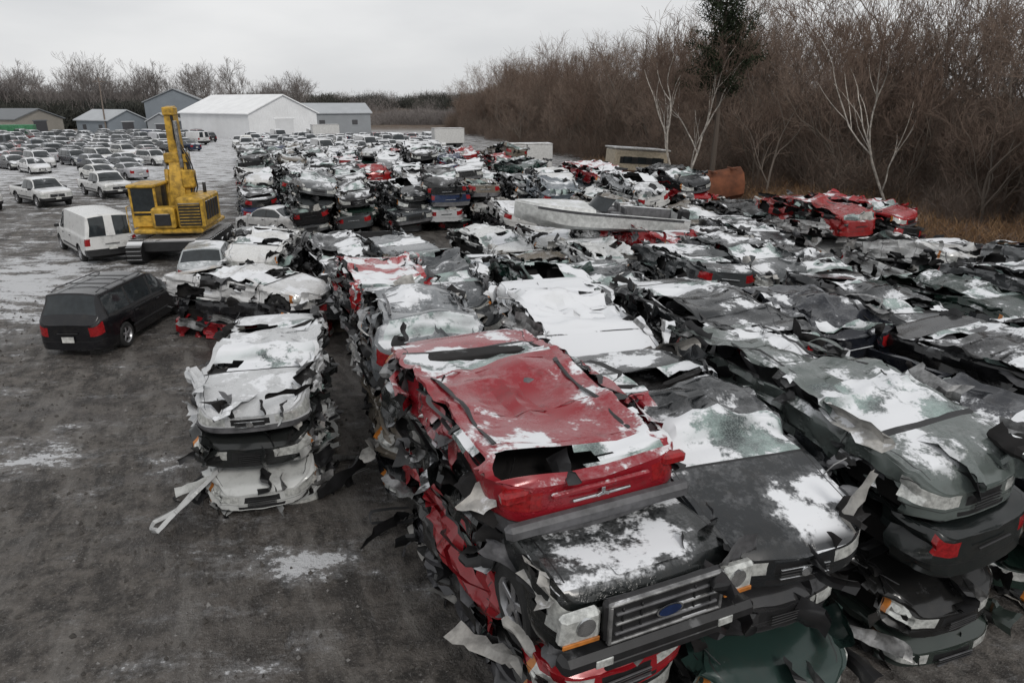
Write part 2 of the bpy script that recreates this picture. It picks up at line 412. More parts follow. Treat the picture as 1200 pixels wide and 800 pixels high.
    if crush:
        k=crush.get('k',.3);kb=crush.get('kb',.85);A=crush.get('amp',1.)
        bb=crush.get('belt',.93 if kind!='pickup' else 1.12)
        x,y,z=V[:,0].copy(),V[:,1].copy(),V[:,2].copy()
        yn=y/(L/2);P0=V.copy()
        kn=k*(1+.9*vn(P0*[1,1,0],1.1,seed+1))
        above=np.clip(z-bb,0,None)
        z2=np.where(z>bb,bb+above*np.clip(kn,.04,1),z)
        gh=sstep(.02,.35,above)
        z2-=gh*.13*(1-np.clip(np.abs(x)/w2,0,1)**2)*(.6+1.2*vn(P0*[1,1,0],.9,seed+2))
        x2=x*(1+gh*.16+.03*vn(P0*[0,1,0],.8,seed+5))+gh*rng.uniform(-.16,.16)*A
        y=y+gh*rng.uniform(-.15,.2)*A
        V=np.stack([x2,y,z2],-1)
        side=sstep(.55,.98,np.abs(x)/w2)
        topm=np.clip(.28+.75*gh+.5*side,0,1.35)
        if kp: tidy=sstep(.25,.6,-yn*kp);topm=topm*(1-crush.get('tidy',.6)*tidy)
        V+=vn3(P0,.9,seed+7)*[.08,.05,.09]*A*topm[:,None]
        rd=(1-2.4*np.abs(vn(P0*[1.4,.9,1.4],2.3,seed+9)))
        rd2=(1-2.4*np.abs(vn(P0*[.7,.7,2.6],3.1,seed+29)))
        V[:,2]+=rd*.055*A*topm*(.4+gh);V[:,0]+=(rd*.06+rd2*.06)*A*topm*side*np.sign(x)
        fold=(1-2.2*np.abs(vn(P0*[.25,1.,0],1.5,seed+33)));V[:,2]+=.055*A*fold*gh
        V+=vn3(P0,5.5,seed+13)*[.03,.02,.022]*A*topm[:,None]
        V+=vn3(P0,12,seed+19)*.010*A*topm[:,None]
        V[:,2]=(V[:,2]-zb)*kb
        V[:,2]+=crush.get('sag',-.05)*(1-yn**2)*1.0
        V[:,2]+=-.10*A*np.abs(yn)**3*(.5+rng.random())*(crush.get('droop',1))
        tw_=rng.uniform(-.06,.06)*A;V[:,2]+=tw_*V[:,0]*yn
    if nscrap:
        m2=MB();H=float(np.percentile(V[:,2],90))
        scrap(m2,rng,nscrap,int(nscrap*.22),L,W,.05,H+.0,[PAINT,PAINT,TRIM,TRIM,DARK,STEEL,GREY,PAINT,DARK,TRIM,PAINT,TRIM,FOAM,PAINT],frames=4)
        V=np.concatenate([V,m2.V()]);b=mb.n
        mb.f+= [tuple(i+b for i in f) for f in m2.f];mb.m+=m2.m
    me=mb.mesh(name or kind,CM,V,ang=38 if not crush else 26)
    me['h']=float(np.percentile(V[:,2],93)) if crush else 1.5
    return me
C=lambda r,g,b,a=.5:(r,g,b,a)
PK={k:car_mesh(k,seed=i+1,res=34,name='car_'+k,bump=(TRIM if k in('pickup','van') else None)) for i,k in enumerate(SP)}
CR=[]
kinds=['sedan','sedan','hatch','wagon','minivan','sedan','wagon','pickup','minivan','sedan','hatch','wagon','sedan','minivan']
for i,k in enumerate(kinds):
    rr=random.Random(i+50)
    CR.append(car_mesh(k,seed=20+i,crush=dict(k=rr.uniform(.16,.5),kb=rr.uniform(.78,.95),amp=rr.uniform(.8,1.45)),
        nscrap=30,wheels=.3,name='crushed_'+k,res=38,bump=[None,None,TRIM,GREY][i%4]))
rng=random.Random(4)
COL=[(.14,.15,.16),(.32,.33,.34),(.010,.010,.011),(.012,.013,.014),(.45,.46,.47),(.045,.05,.055),(.30,.010,.014),(.012,.025,.07),(.14,.12,.095),(.010,.035,.027),(.10,.12,.14),(.60,.61,.61),(.012,.013,.015),(.13,.13,.13),(.010,.010,.010),(.62,.62,.61),(.55,.55,.54),(.26,.012,.012),(.012,.012,.013),(.02,.022,.025)]
def rcol(a): c=rng.choice(COL);return (*c,a)
DK=[(.010,.010,.011),(.02,.022,.024),(.05,.055,.058),(.012,.014,.02),(.10,.105,.11),(.012,.026,.02),(.16,.165,.17)]
def stack(x,y,head,n,snow=.4,jit=1.,colors=None,z0=-.08,pal=None):
    z=z0
    for l in range(n):
        me=rng.choice(CR);istop=l==n-1
        col=rcol(snow if istop else .03+.12*rng.random())
        if pal: col=(*rng.choice(pal),col[3])
        if colors and colors[l]: col=(*colors[l][:3],colors[l][3] if len(colors[l])>3 else col[3])
        fl=math.pi if rng.random()<.28 else 0
        obj('crushed_car',me,(x+rng.gauss(0,.12)*jit,y+rng.gauss(0,.2)*jit,z),
            (rng.gauss(0,.045)*jit,rng.gauss(0,.05)*jit,R(head)+fl+rng.gauss(0,.06)*jit),col=col)
        z+=me['h']-.12
    return z
def single(me,x,y,z,head,col,rx=0,ry=0,sc=1): return obj('crushed_car',me,(x,y,z),(R(rx),R(ry),R(head)),col=col,sc=sc)
# ---- hero cars
def red_extra(mb,sp):
    L,W=sp['L'],sp['W']
    mb.box((0,L/2+.05,.50),(W*.92,.14,.18),GREY,.05)
    for sd in(-1,1): mb.box((sd*W*.40,L/2-.06,.86),(.22,.12,.13),TL,.03)
    mb.box((0,L/2+.045,.84),(W*.5,.05,.06),PAINT,.015)
    for i in range(3):
        a=i*2*math.pi/3;M=Matrix.Rotation(a,3,'Y')
        mb.box((math.sin(a)*.035,L/2+.075,.76+math.cos(a)*.035),(.035,.012,.06),CHR,.003,M)
red_me=car_mesh('wagon',seed=41,crush=dict(k=.30,kb=.92,amp=.9,keep=-1,sag=-.02),nscrap=34,wheels=False,res=70,extra=red_extra,bump=GREY,name='red_crushed_wagon',shatter_keep=1.6)
def pick_extra(mb,sp):
    L,W=sp['L'],sp['W'];y=-L/2-.06
    mb.box((0,y-.03,.55),(W*.98,.2,.17),TRIM,.05)
    mb.box((0,y-.10,.47),(W*.6,.05,.09),TRIM,.02)
    for sd in(-1,1):
        mb.box((sd*.62,y-.125,.54),(.16,.02,.08),HL,.01)
        mb.box((sd*.80,y+.02,.86),(.36,.12,.29),HL,.04)
        mb.box((sd*.80,y-.046,.74),(.32,.02,.045),AMB,.01)
        mb.cyl((sd*.77,y-.045,.89),(0,1,0),.085,.03,CHR,16)
        mb.box((sd*.565,y-.075,.86),(.03,.05,.37),STEEL,.01)
    mb.box((0,y-.02,.86),(1.20,.12,.40),TRIM,.05)
    for q in range(3): mb.box((0,y-.088,.765+q*.095),(1.04,.03,.026),STEEL if q==1 else GREY,.008)
    for q in(-.45,-.27,.27,.45): mb.box((q,y-.085,.86),(.02,.02,.28),TRIM,.006)
    mb.box((0,y-.07,1.045),(1.16,.05,.028),STEEL,.01);mb.box((0,y-.07,.675),(1.16,.05,.028),STEEL,.01)
    an=np.arange(24)*2*math.pi/24
    for s_,mm,yy in((1.,CHR,y-.115),(.84,EMB,y-.122)):
        ring=[(0,yy,.86)]+[(.135*s_*math.cos(t),yy,.86+.062*s_*math.sin(t)) for t in an]
        mb.add(ring,[(0,i+1,(i+1)%24+1) for i in range(24)],mm)
    mb.box((0,-L/2+.55,1.19),(.7,.9,.04),PAINT,.03)
pick_me=car_mesh('pickup',seed=45,crush=dict(k=.12,kb=1.05,amp=.9,keep=1,sag=-.02,droop=.2,tidy=.7),nscrap=56,wheels=.8,res=64,extra=pick_extra,name='crushed_pickup')
wht_me=car_mesh('sedan',seed=47,crush=dict(k=.42,kb=.95,amp=.85,keep=1),nscrap=50,wheels=False,res=60,name='crushed_sedan',shatter_keep=1.6)
gry_me=car_mesh('sedan',seed=52,crush=dict(k=.28,kb=.9,amp=1.1,keep=1),nscrap=54,wheels=False,res=60,name='crushed_sedan',shatter_keep=1.6)
slv_me=car_mesh('minivan',seed=55,crush=dict(k=.22,kb=.9,amp=1.2),nscrap=56,wheels=False,res=60,name='crushed_minivan',shatter_keep=1.5)
wag_me=car_mesh('wagon',seed=58,crush=dict(k=.42,kb=.9,amp=.9,keep=-1),nscrap=40,wheels=False,res=60,name='crushed_wagon')
drk_me=car_mesh('minivan',seed=61,crush=dict(k=.25,kb=.9,amp=.9,keep=-1),nscrap=44,wheels=False,res=60,name='crushed_minivan')
A_me=car_mesh('sedan',seed=64,crush=dict(k=.35,kb=.8,amp=1.2,keep=1,tidy=.45),nscrap=60,wheels=False,res=60,name='crushed_sedan',bump=GREY)
A2=car_mesh('sedan',seed=70,crush=dict(k=.2,kb=.78,amp=1.8),nscrap=70,wheels=.6,res=54,name='crushed_sedan')
A3=car_mesh('hatch',seed=73,crush=dict(k=.2,kb=.8,amp=1.8),nscrap=70,wheels=.6,res=54,name='crushed_hatch')
H=[]
# stack B
single(A3,.1,8.0,-.05,24,C(.05,.05,.055,.05),0,1)
single(CR[5],.12,7.75,.55,24,C(.02,.02,.02,.05),0,-1)
single(CR[12],.12,7.58,1.20,25,C(.28,.010,.016,.05),0,-1)
single(pick_me,.14,7.66,1.94,25,C(.007,.009,.009,.54),1,0,(1.04,1,1))
single(red_me,-.06,7.98,2.74,23+180,C(.25,.010,.018,.46),-1,1,(1.16,1,.88))
# stack C
single(CR[9],2.2,8.3,-.05,18,C(.05,.05,.05,.03));single(A2,2.3,7.95,.6,15,C(.02,.04,.035,.03));single(A3,2.1,8.0,1.35,20,C(.03,.03,.032,.05))
single(gry_me,2.15,8.05,2.2,17,C(.014,.016,.018,.46),2,0,(1.06,1,1))
# stack D
single(CR[4],4.6,9.3,-.05,20,C(.03,.04,.035,.03));single(A2,4.5,9.1,.7,22,C(.012,.012,.012,.03));single(CR[0],4.6,9.1,1.45,203,C(.012,.015,.015,.05))
single(slv_me,4.45,9.3,2.15,23,C(.10,.118,.112,.46),1,1)
# stack A
single(A3,-4.6,12.3,-.1,13,C(.40,.41,.41,.12));single(A2,-4.7,12.3,.42,15,C(.50,.51,.50,.12));single(A3,-4.6,12.2,.98,10,C(.02,.022,.022,.08));single(A_me,-4.6,12.4,1.62,11,C(.50,.51,.52,.48),0,-1)
# row 2
stack(-1.9,13.0,14,3);single(wag_me,-1.9,13.0,2.12,14+180,C(.15,.16,.17,.48))
stack(1.15,12.3,15,3);single(wht_me,1.15,12.3,2.25,15,C(.6,.61,.62,.80),2,0,(1.05,1,1))
stack(3.7,13.3,15,3,pal=DK);single(drk_me,3.7,13.3,2.15,16+180,C(.014,.016,.018,.45))
for h in ((-.1,7.5),(2.15,7.6),(4.45,9.3),(-4.6,12.3),(-1.9,13),(1.15,12.3),(3.7,13.3)): H.append(h)
for x,y,hd,n in((6.8,10.1,20,4),(9.0,10.9,20,4),(11.2,11.7,20,4),(6.2,14.6,22,4),(8.5,15.5,18,4),(10.8,16.3,20,4),(13.2,17.1,20,4)):
    stack(x,y,hd,n,snow=.42,pal=DK);H.append((x,y))
stack(-7.7,19.8,72,3,colors=[(.28,.012,.018,.12),(.015,.015,.017,.15),(.55,.55,.55,.5)],jit=.6);H.append((-7.7,19.8));H.append((-8.5,19))
e=np.array((.94,.342));bk=np.array((-.342,.94))
def yard_ok(x,y):
    lx=np.interp(y,[10,19,40,82,120],[-6.5,-8.6,-16.5,-30,-42])
    rx=np.interp(y,[10,15,20,25,30,36,44,60,100],[27,25,22,18,15,12,6.5,0,-13])
    return lx<x<rx
for j in range(1,17):
    for i in range(-12,18):
        p=np.array((-1.9,13.))+bk*(5.05*(j-1))+e*(2.3*i)+np.array((rng.gauss(0,.15),rng.gauss(0,.25)))
        x,y=p
        if y<15.0 or not yard_ok(x,y) or y>88: continue
        if any(abs((x-h[0])*e[0]+(y-h[1])*e[1])<1.9 and abs((x-h[0])*bk[0]+(y-h[1])*bk[1])<3.9 for h in H): continue
        if y<22: hh=2.5 if x<5 else 2.9
        elif y<36: hh=1.7 if x<2 else 2.2
        elif y<62: hh=3.1
        else: hh=2.0
        if 30<y<36 and x<0 and rng.random()<.6: continue
        n=max(1,int(round((hh+rng.gauss(0,.3))/.74)))
        if rng.random()<.05: continue
        stack(x,y,20+rng.gauss(0,5),n,snow=rng.uniform(.34,.58) if y<40 else rng.uniform(.38,.66),jit=1.3,pal=DK if rng.random()<(.25 if x>5 else .08) else None)
# ------------------------------------------------------------------ parked vehicles
single_v=lambda k,x,y,az,col,name:obj(name,PK[k],(x,y,0.0),(0,0,-R(az)+math.pi),col=col)
single_v('minivan',-11.7,20.0,0,C(.008,.008,.010,.02),'parked_minivan')
single_v('hatch',-11.6,26.4,-14,C(.33,.35,.36,.5),'parked_car')
single_v('van',-18.7,31.2,-43,C(.66,.66,.65,.3),'parked_van')
single_v('sedan',-12.3,36.5,-60,C(.5,.5,.5,.6),'parked_car')
pc=[(.6,.6,.6),(.4,.4,.42),(.25,.26,.28),(.02,.02,.022),(.04,.05,.07),(.6,.6,.6),(.08,.09,.1),(.2,.02,.02),(.62,.62,.6),(.02,.03,.06),(.015,.015,.015)]
def lot(u,v,ori,az,sx,sy,nx,ny,ok,skip=.08,sn=(.5,.72)):
    for a in range(nx):
        for b_ in range(ny):
            x=ori[0]+u[0]*sx*a+v[0]*sy*b_+rng.gauss(0,.2);y=ori[1]+u[1]*sx*a+v[1]*sy*b_+rng.gauss(0,.25)
            if not ok(x,y) or rng.random()<skip: continue
            k=rng.choice(['sedan','sedan','hatch','wagon','wagon','minivan','pickup','sedan','van' if rng.random()<.3 else 'sedan'])
            nm={'sedan':'parked_car','hatch':'parked_car','wagon':'parked_suv','minivan':'parked_minivan','pickup':'parked_pickup_truck','van':'parked_van'}[k]
            single_v(k,x,y,az+rng.gauss(0,3)+(180 if rng.random()<.15 else 0),(*rng.choice(pc),rng.uniform(*sn)),nm)
single_v('pickup',-31.5,47.5,128,C(.62,.62,.61,.6),'parked_pickup_truck');single_v('pickup',-29.6,51.8,132,C(.62,.62,.61,.6),'parked_pickup_truck');single_v('pickup',-34.5,45.0,125,C(.55,.55,.55,.6),'parked_pickup_truck')
u_=np.array((.60,.80));v_=np.array((-.80,.60))
lot(u_,v_,(-31,58),128,2.9,6.3,34,16,lambda x,y:54<y<138 and x<-29.6-(y-49)*.30 and x>-.78*y-8)
lot((1,0),(0,1),(-46,96),160,2.9,6.2,14,6,lambda x,y:-.33*y-6<x<-.12*y+2 and y<140,sn=(.6,.85))
for x,y in((-12,86),(-9.5,84),(-20,100),(-40,125),(-24,92)): single_v('van',x,y,150,C(.6,.6,.6,.6),'parked_van')
# ------------------------------------------------------------------ ground
tlx=lambda y:np.interp(y,[0,15,30,40,48,60,80,105,150,220,400],[34,30,26,22.5,20.5,16,10,3,-8,-20,-30])
def gheight(x,y):
    P=np.stack([x,y,0*x],-1)
    h=vn(P,.35,3)*.06+vn(P,1.3,5)*.03
    d=x-tlx(y)
    h=h+sstep(2,40,d)*4.5+sstep(0,3,d)*.3
    far=sstep(230,420,np.hypot(x,y));h=h+far*(4+3*vn(P,.006,8))
    return h
xs=np.concatenate([-np.geomspace(1500,62,22),np.linspace(-60,60,281),np.geomspace(62,1500,22)])
ys=np.concatenate([np.linspace(-60,1,12),np.linspace(2,70,190),np.geomspace(71,1800,46)])
GX,GY=np.meshgrid(xs,ys,indexing='ij');GZ=gheight(GX,GY)
mg=MB();mg.grid(np.stack([GX,GY,GZ],-1),0)
m,nt,b=newmat('dirt_ground')
g=N(nt,'ShaderNodeNewGeometry');mp=N(nt,'ShaderNodeMapping');mp.inputs['Rotation'].default_value=(0,0,R(-24))
mp.vector_type='POINT';nt.links.new(g.outputs['Position'],mp.inputs[0])
st=N(nt,'ShaderNodeVectorMath',operation='MULTIPLY');nt.links.new(mp.outputs[0],st.inputs[0]);st.inputs[1].default_value=(1.,.22,1.)
st2=N(nt,'ShaderNodeVectorMath',operation='MULTIPLY');nt.links.new(g.outputs['Position'],st2.inputs[0]);st2.inputs[1].default_value=(.6,1.2,1.)
n1=noise(nt,.35,4,.6,g.outputs['Position']);n2=noise(nt,2.2,7,.78,g.outputs['Position']);n3=noise(nt,1.9,5,.65,st.outputs[0]);n4=noise(nt,26,3,.75,g.outputs['Position'])
c=mixc(nt,mrange(nt,n2,.36,.64),(.022,.019,.017),(.14,.125,.112))
c=mixc(nt,mrange(nt,n1,.40,.62,0,.5),c,(.052,.044,.038))
c=mixc(nt,mrange(nt,n3,.50,.64,0,.55),c,(.18,.168,.155))
c=mixc(nt,mrange(nt,n3,.46,.36,0,.75),c,(.022,.019,.017))
c=mixc(nt,mrange(nt,n4,.54,.70,0,.55),c,(.26,.25,.24))
at=N(nt,'ShaderNodeAttribute',attribute_name='snowmask');aw=N(nt,'ShaderNodeAttribute',attribute_name='wood')
n5=noise(nt,.95,6,.70,st2.outputs[0]);n6=noise(nt,9,4,.75,g.outputs['Position'])
sn=math_(nt,'ADD',math_(nt,'ADD',math_(nt,'MULTIPLY',n5,.8),math_(nt,'MULTIPLY',n6,.30)),math_(nt,'MULTIPLY',at.outputs['Fac'],.34))
sm=math_(nt,'MAXIMUM',mrange(nt,sn,.69,.745),mrange(nt,sn,.60,.73,0,.22))
c=mixc(nt,math_(nt,'MULTIPLY',sm,.92),c,(.62,.63,.65))
c=mixc(nt,aw.outputs['Fac'],c,mixc(nt,mrange(nt,n2,.35,.65),(.05,.034,.022),(.13,.09,.06)))
nt.links.new(c,b.inputs['Base Color'])
wet=mrange(nt,n1,.46,.60,.8,.30);nt.links.new(math_(nt,'MAXIMUM',wet,sm),b.inputs['Roughness'])
bp=N(nt,'ShaderNodeBump');bp.inputs['Strength'].default_value=1.;bp.inputs['Distance'].default_value=.12
nt.links.new(math_(nt,'ADD',math_(nt,'ADD',n2,math_(nt,'MULTIPLY',n4,.20)),math_(nt,'MULTIPLY',n3,.8)),bp.inputs['Height']);nt.links.new(bp.outputs[0],b.inputs['Normal'])
gme=mg.mesh('ground',[m],ang=180)
co=mg.V()
X_,Y_=co[:,0],co[:,1]
smk=.05+.45*np.exp(-(((X_+20)/5)**2+((Y_-24)/7)**2))+.34*sstep(38,75,Y_)+.22*sstep(-9,-16,X_)*sstep(14,24,Y_)
smk+=.52*np.exp(-(((X_+3.5)/1.1)**2+((Y_-8.9)/.5)**2))+.44*np.exp(-(((X_+9)/1.9)**2+((Y_-12.2)/.8)**2))+.5*np.exp(-(((X_+4.4)/.5)**2+((Y_-6.9)/.25)**2))+.4*np.exp(-(((X_+3.2)/.5)**2+((Y_-6.6)/.25)**2))
a1=gme.attributes.new('snowmask','FLOAT','POINT');a1.data.foreach_set('value',np.clip(smk,0,1).astype(np.float32))
wd=np.maximum(sstep(-1,3,X_-tlx(Y_)),sstep(150,190,Y_));a2=gme.attributes.new('wood','FLOAT','POINT');a2.data.foreach_set('value',wd.astype(np.float32))
obj('ground',gme)
mgv=MB()
rs=random.Random(9)
for _ in range(3600):
    y=2+22*rs.random()**1.3;x=rs.uniform(-14,1) if y<14 else rs.uniform(-20,-6)
    s_=rs.choice((.015,.02,.025,.03,.05));q=np.array([(1,0,0),(-1,0,0),(0,1,0),(0,-1,0),(0,0,1),(0,0,-1)],float)*s_*np.array([[rs.uniform(.5,1.2)] for _ in range(6)])
    mgv.add(q+np.array((x,y,float(gheight(np.array([x]),np.array([y]))[0])+s_*.2)),[(0,2,4),(2,1,4),(1,3,4),(3,0,4),(2,0,5),(1,2,5),(3,1,5),(0,3,5)],rs.choice((0,0,0,0,1)))
obj('gravel',mgv.mesh('gravel',[mat_simple('stone_dark',(.06,.055,.05),.9,snow=False),mat_simple('stone_pale',(.18,.175,.17),.9,snow=False)],smooth=False))
def bits(name,x,y,n,seed,mats,ext=1.2,col=(.5,.5,.5,.3)):
    mm=MB();r_=random.Random(seed)
    scrap(mm,r_,n,n//2,ext,ext,.02,.3,mats,out=.3,frames=1)
    V=mm.V();V[:,2]=np.abs(V[:,2]);obj(name,mm.mesh(name,CM,V,ang=28),(x,y,0),(0,0,r_.random()*3),col=col)
mf=MB()
fr=[[(0,0,.03),(.35,.12,.10),(.7,.35,.32),(1.0,.75,.55),(1.25,.8,.35)],[(0,0,.03),(.05,-.3,.05),(.25,-.45,.12),(.5,-.3,.3),(.7,.0,.38),(1.,.5,.5)],[(.35,.12,.1),(.3,-.2,.14),(.25,-.45,.12)],[(.7,.35,.32),(.62,.1,.36),(.5,-.3,.3)]]
for p in fr:
    p=np.array(p);t=np.linspace(0,len(p)-1,14);q=np.stack([np.interp(t,range(len(p)),p[:,k]) for k in range(3)],-1)
    a=np.stack([q,q+[.03,-.15,.05],q+[.06,-.16,.0]],1)+vn3(np.stack([q]*3,1),5,3)*.02
    mf.grid(a,PAINT)
obj('bent_fender_panel',mf.mesh('bent_fender',CM,ang=30),(-5.8,9.85,.05),(0,R(-8),.1),1.08,col=C(.50,.51,.51,.3))
bits('scrap_metal_debris',-3.4,11.2,12,3,[TRIM,TRIM,STEEL,DARK],1.0)
bits('scrap_metal_debris',-5.0,10.8,14,8,[PAINT,TRIM,STEEL,TRIM],.9);bits('scrap_metal_debris',-1.5,9.6,10,15,[TRIM,TRIM,DARK,TRIM],1.0,(.1,.1,.1,.1))
# ------------------------------------------------------------------ buildings
def bmat(name,col,ribs=0,rough=.6):
    m,nt,b=newmat(name);g=N(nt,'ShaderNodeNewGeometry');n=noise(nt,.5,4,.6,g.outputs['Position'])
    c=mixc(nt,mrange(nt,n,.3,.7),tuple(x*.9 for x in col),col);nt.links.new(c,b.inputs['Base Color']);b.inputs['Roughness'].default_value=rough
    if ribs:
        tc=N(nt,'ShaderNodeTexCoord');w=N(nt,'ShaderNodeTexWave');w.inputs['Scale'].default_value=ribs;nt.links.new(tc.outputs['Object'],w.inputs[0])
        bp=N(nt,'ShaderNodeBump');bp.inputs['Strength'].default_value=.5;bp.inputs['Distance'].default_value=.05;nt.links.new(w.outputs[0],bp.inputs['Height']);nt.links.new(bp.outputs[0],b.inputs['Normal'])
    return m
def gable(name,x,y,rot,w,l,he,hr,wm,rm,dm,door=(4,3.6),wins=0,eave=.4):
    E=empty(name,(x,y,0),(0,0,R(rot)))
    a=MB();hw,hl=w/2,l/2
    a.add([(-hw,-hl,-.3),(hw,-hl,-.3),(hw,-hl,he),(0,-hl,hr),(-hw,-hl,he),(-hw,hl,-.3),(hw,hl,-.3),(hw,hl,he),(0,hl,hr),(-hw,hl,he)],
      [(0,1,2,3,4),(5,6,7,8,9),(0,5,9,4),(1,6,7,2)],0)
    obj('walls',a.mesh('walls',[wm],smooth=False),parent=E)
    r_=MB();sl=(hr-he)/hw;t=.18
    for sd in(-1,1):
        P=np.array([[(0,yy,hr+.05),(sd*(hw+eave),yy,he-sl*eave+.05),(sd*(hw+eave),yy,he-sl*eave+.05+t),(0,yy,hr+.05+t)] for yy in(-hl-eave,hl+eave)])
        r_.grid(P,0,closed=True)
        for yy in(0,1): r_.add(P[yy],[(0,1,2,3)],0)
    obj('roof',r_.mesh('roof',[rm],smooth=False),parent=E)
    d=MB()
    if door: d.box((0,-hl-.03,door[1]/2),(door[0],.08,door[1]),0,.02);d.box((0,-hl-.05,door[1]+.12),(door[0]+.5,.1,.2),1,.02)
    for k in range(wins):
        yy=-hl+(k+.5)*l/wins
        for sd in(-1,1): d.box((sd*(hw+.02),yy,he*.55),(.08,1.2,1.0),0,.02);d.box((sd*(hw+.03),yy,he*.55-.56),(.12,1.35,.09),1,.02)
    if d.n: obj('door_and_windows',d.mesh('doors',[dm,rm],smooth=False),parent=E)
    return E
wfab=bmat('white_fabric',(.84,.85,.86),.0,.5);wall_f=bmat('white_fabric_wall',(.74,.75,.76),.6);gfab=bmat('grey_fabric_door',(.62,.63,.64),1.2);blu=bmat('blue_grey_siding',(.19,.215,.24),1.5);snr=bmat('snowy_roof',(.40,.42,.44));gst=bmat('grey_steel_siding',(.25,.265,.28),1.5)
ddm=bmat('dark_opening',(.05,.05,.055));brn=bmat('tan_siding',(.26,.24,.21),1.0);gsh=bmat('grey_shingle',(.15,.16,.17))
gable('white_storage_tent',-52.5,146,52,15,24,4.4,7.6,wall_f,wfab,gfab,(4,3.4))
gable('blue_grey_barn',-76,168,20,12,16,6.4,9.0,blu,gst,ddm,(3.5,4),3)
gable('grey_steel_shed',-39,160,-62,9,14,4.2,6.0,gst,snr,ddm,(4,3.2),2)
gable('small_blue_shed',-82,150,60,8,11,3.0,4.8,blu,snr,ddm,(2.4,2.6),2)
gable('brown_shed',-103,150,75,11,16,3.2,5.0,brn,gsh,ddm,(3,2.8),3)
gable('small_grey_shed',-71,150,10,5,6,2.8,4.2,gst,snr,ddm,(2,2.2),1)
up=MB();up.tube([(0,0,0),(0,0,5),(.05,0,11)],[.16,.14,.1],0,8);up.box((0,0,10.2),(2.2,.12,.14),0)
for q in(-.9,-.3,.3,.9): up.cyl((q,0,10.38),(0,0,1),.05,.2,1,8)
wdm=mat_simple('weathered_wood',(.16,.13,.11),.9,snow=False);obj('utility_pole',up.mesh('pole',[wdm,gst]),(-80,144,0),(0,.02,.5))
gr=MB();gr.box((0,0,1.),(6,2.4,1.7),0,.05);gr.box((0,0,.2),(5.6,1.8,.3),1,.03)
for q in(-2,-1,0,1,2): gr.box((q,-1.23,1.),(.12,.1,1.5),0,.02)
obj('green_container',gr.mesh('green_container',[mat_simple('green_paint',(.04,.17,.08),.5,snow=False),trim]),(-94,137,0),(0,0,.4),1.3)
# ------------------------------------------------------------------ yellow crane machine
yel=mat_simple('yellow_machine_paint',(.40,.24,.03),.45,snow=False,var=.45,sc=4)
EX=empty('yellow_material_handler',(-14.7,31.2,0),(0,0,R(8)));EX.scale=(1.03,1.,.97)
def part(name,fn,mats=None):
    q=MB();fn(q);return obj(name,q.mesh(name,mats or [yel,trim,glass,steel,tyre,dark]),parent=EX)
def p_base(q):
    q.box((0,0,.75),(2.3,4.0,.5),1,.05)
    for sx in(-1,1):
        pr=[];n=28
        for k in range(n):
            t=k*2*math.pi/n;cy=1.9*(1 if math.cos(t)>0 else -1);pr.append((cy+.5*math.cos(t),.5+.5*math.sin(t)))
        P=np.array([[(sx*1.3+dx,a,b2) for a,b2 in pr] for dx in(-.29,-.27,.27,.29)]);q.grid(P,1,closed=True)
        for dd in(-.29,.29): q.add([(sx*1.3+dd,a,b2) for a,b2 in pr],[tuple(range(n))],1)
        for k in range(5): q.cyl((sx*1.3+sx*.31,-1.9+k*.95,.5),(1,0,0),.26,.06,1,14)
        for k in range(14): q.box((sx*1.3,-1.9+k*.29,1.02),(.58,.08,.06),5,.01)
        for k in range(4): q.box((sx*1.3,-2.41,.25+k*.18),(.58,.05,.07),5,.01)
def p_house(q):
    q.cyl((0,0,1.15),(0,0,1),.9,.25,1,24)
    q.box((0,0,1.38),(2.7,3.8,.2),0,.06)
    q.box((.95,-.6,2.15),(1.05,2.7,1.3),0,.08)
    q.box((.95,-1.97,2.1),(.84,.05,.95),1,.02)
    for k in range(7): q.box((.95,-2.0,1.72+k*.13),(.80,.05,.035),0,.01)
    for k in range(5): q.box((1.49,-1.4+k*.4,2.2),(.04,.26,.8),1,.01)
    q.cyl((1.1,.1,3.0),(0,0,1),.07,.5,1,10)
    q.box((-.1,-1.6,1.95),(.9,.8,.9),0,.08);q.box((-.1,-2.02,1.9),(.6,.06,.5),1,.02)
    q.box((0,1.9,1.9),(2.2,.5,.8),0,.08)
def p_cab(q):
    for sx in(-1.42,-.48):
        for sy in(-1.4,.2): q.box((sx,sy,2.35),(.09,.09,1.75),0,.02)
    q.box((-.95,-.6,1.75),(1.0,1.7,.5),0,.05);q.box((-.95,-.6,3.26),(1.12,1.85,.14),0,.05)
    q.box((-.95,-1.40,2.6),(.86,.03,1.15),2,.01);q.box((-.95,.20,2.6),(.86,.03,1.15),2,.01)
    q.box((-1.42,-.6,2.6),(.03,1.5,1.15),2,.01);q.box((-.48,-.6,2.6),(.03,1.5,1.15),2,.01)
    q.box((-.95,-1.44,2.15),(.9,.06,.07),0,.01);q.box((-.95,-.5,2.2),(.5,.5,.9),5,.06)
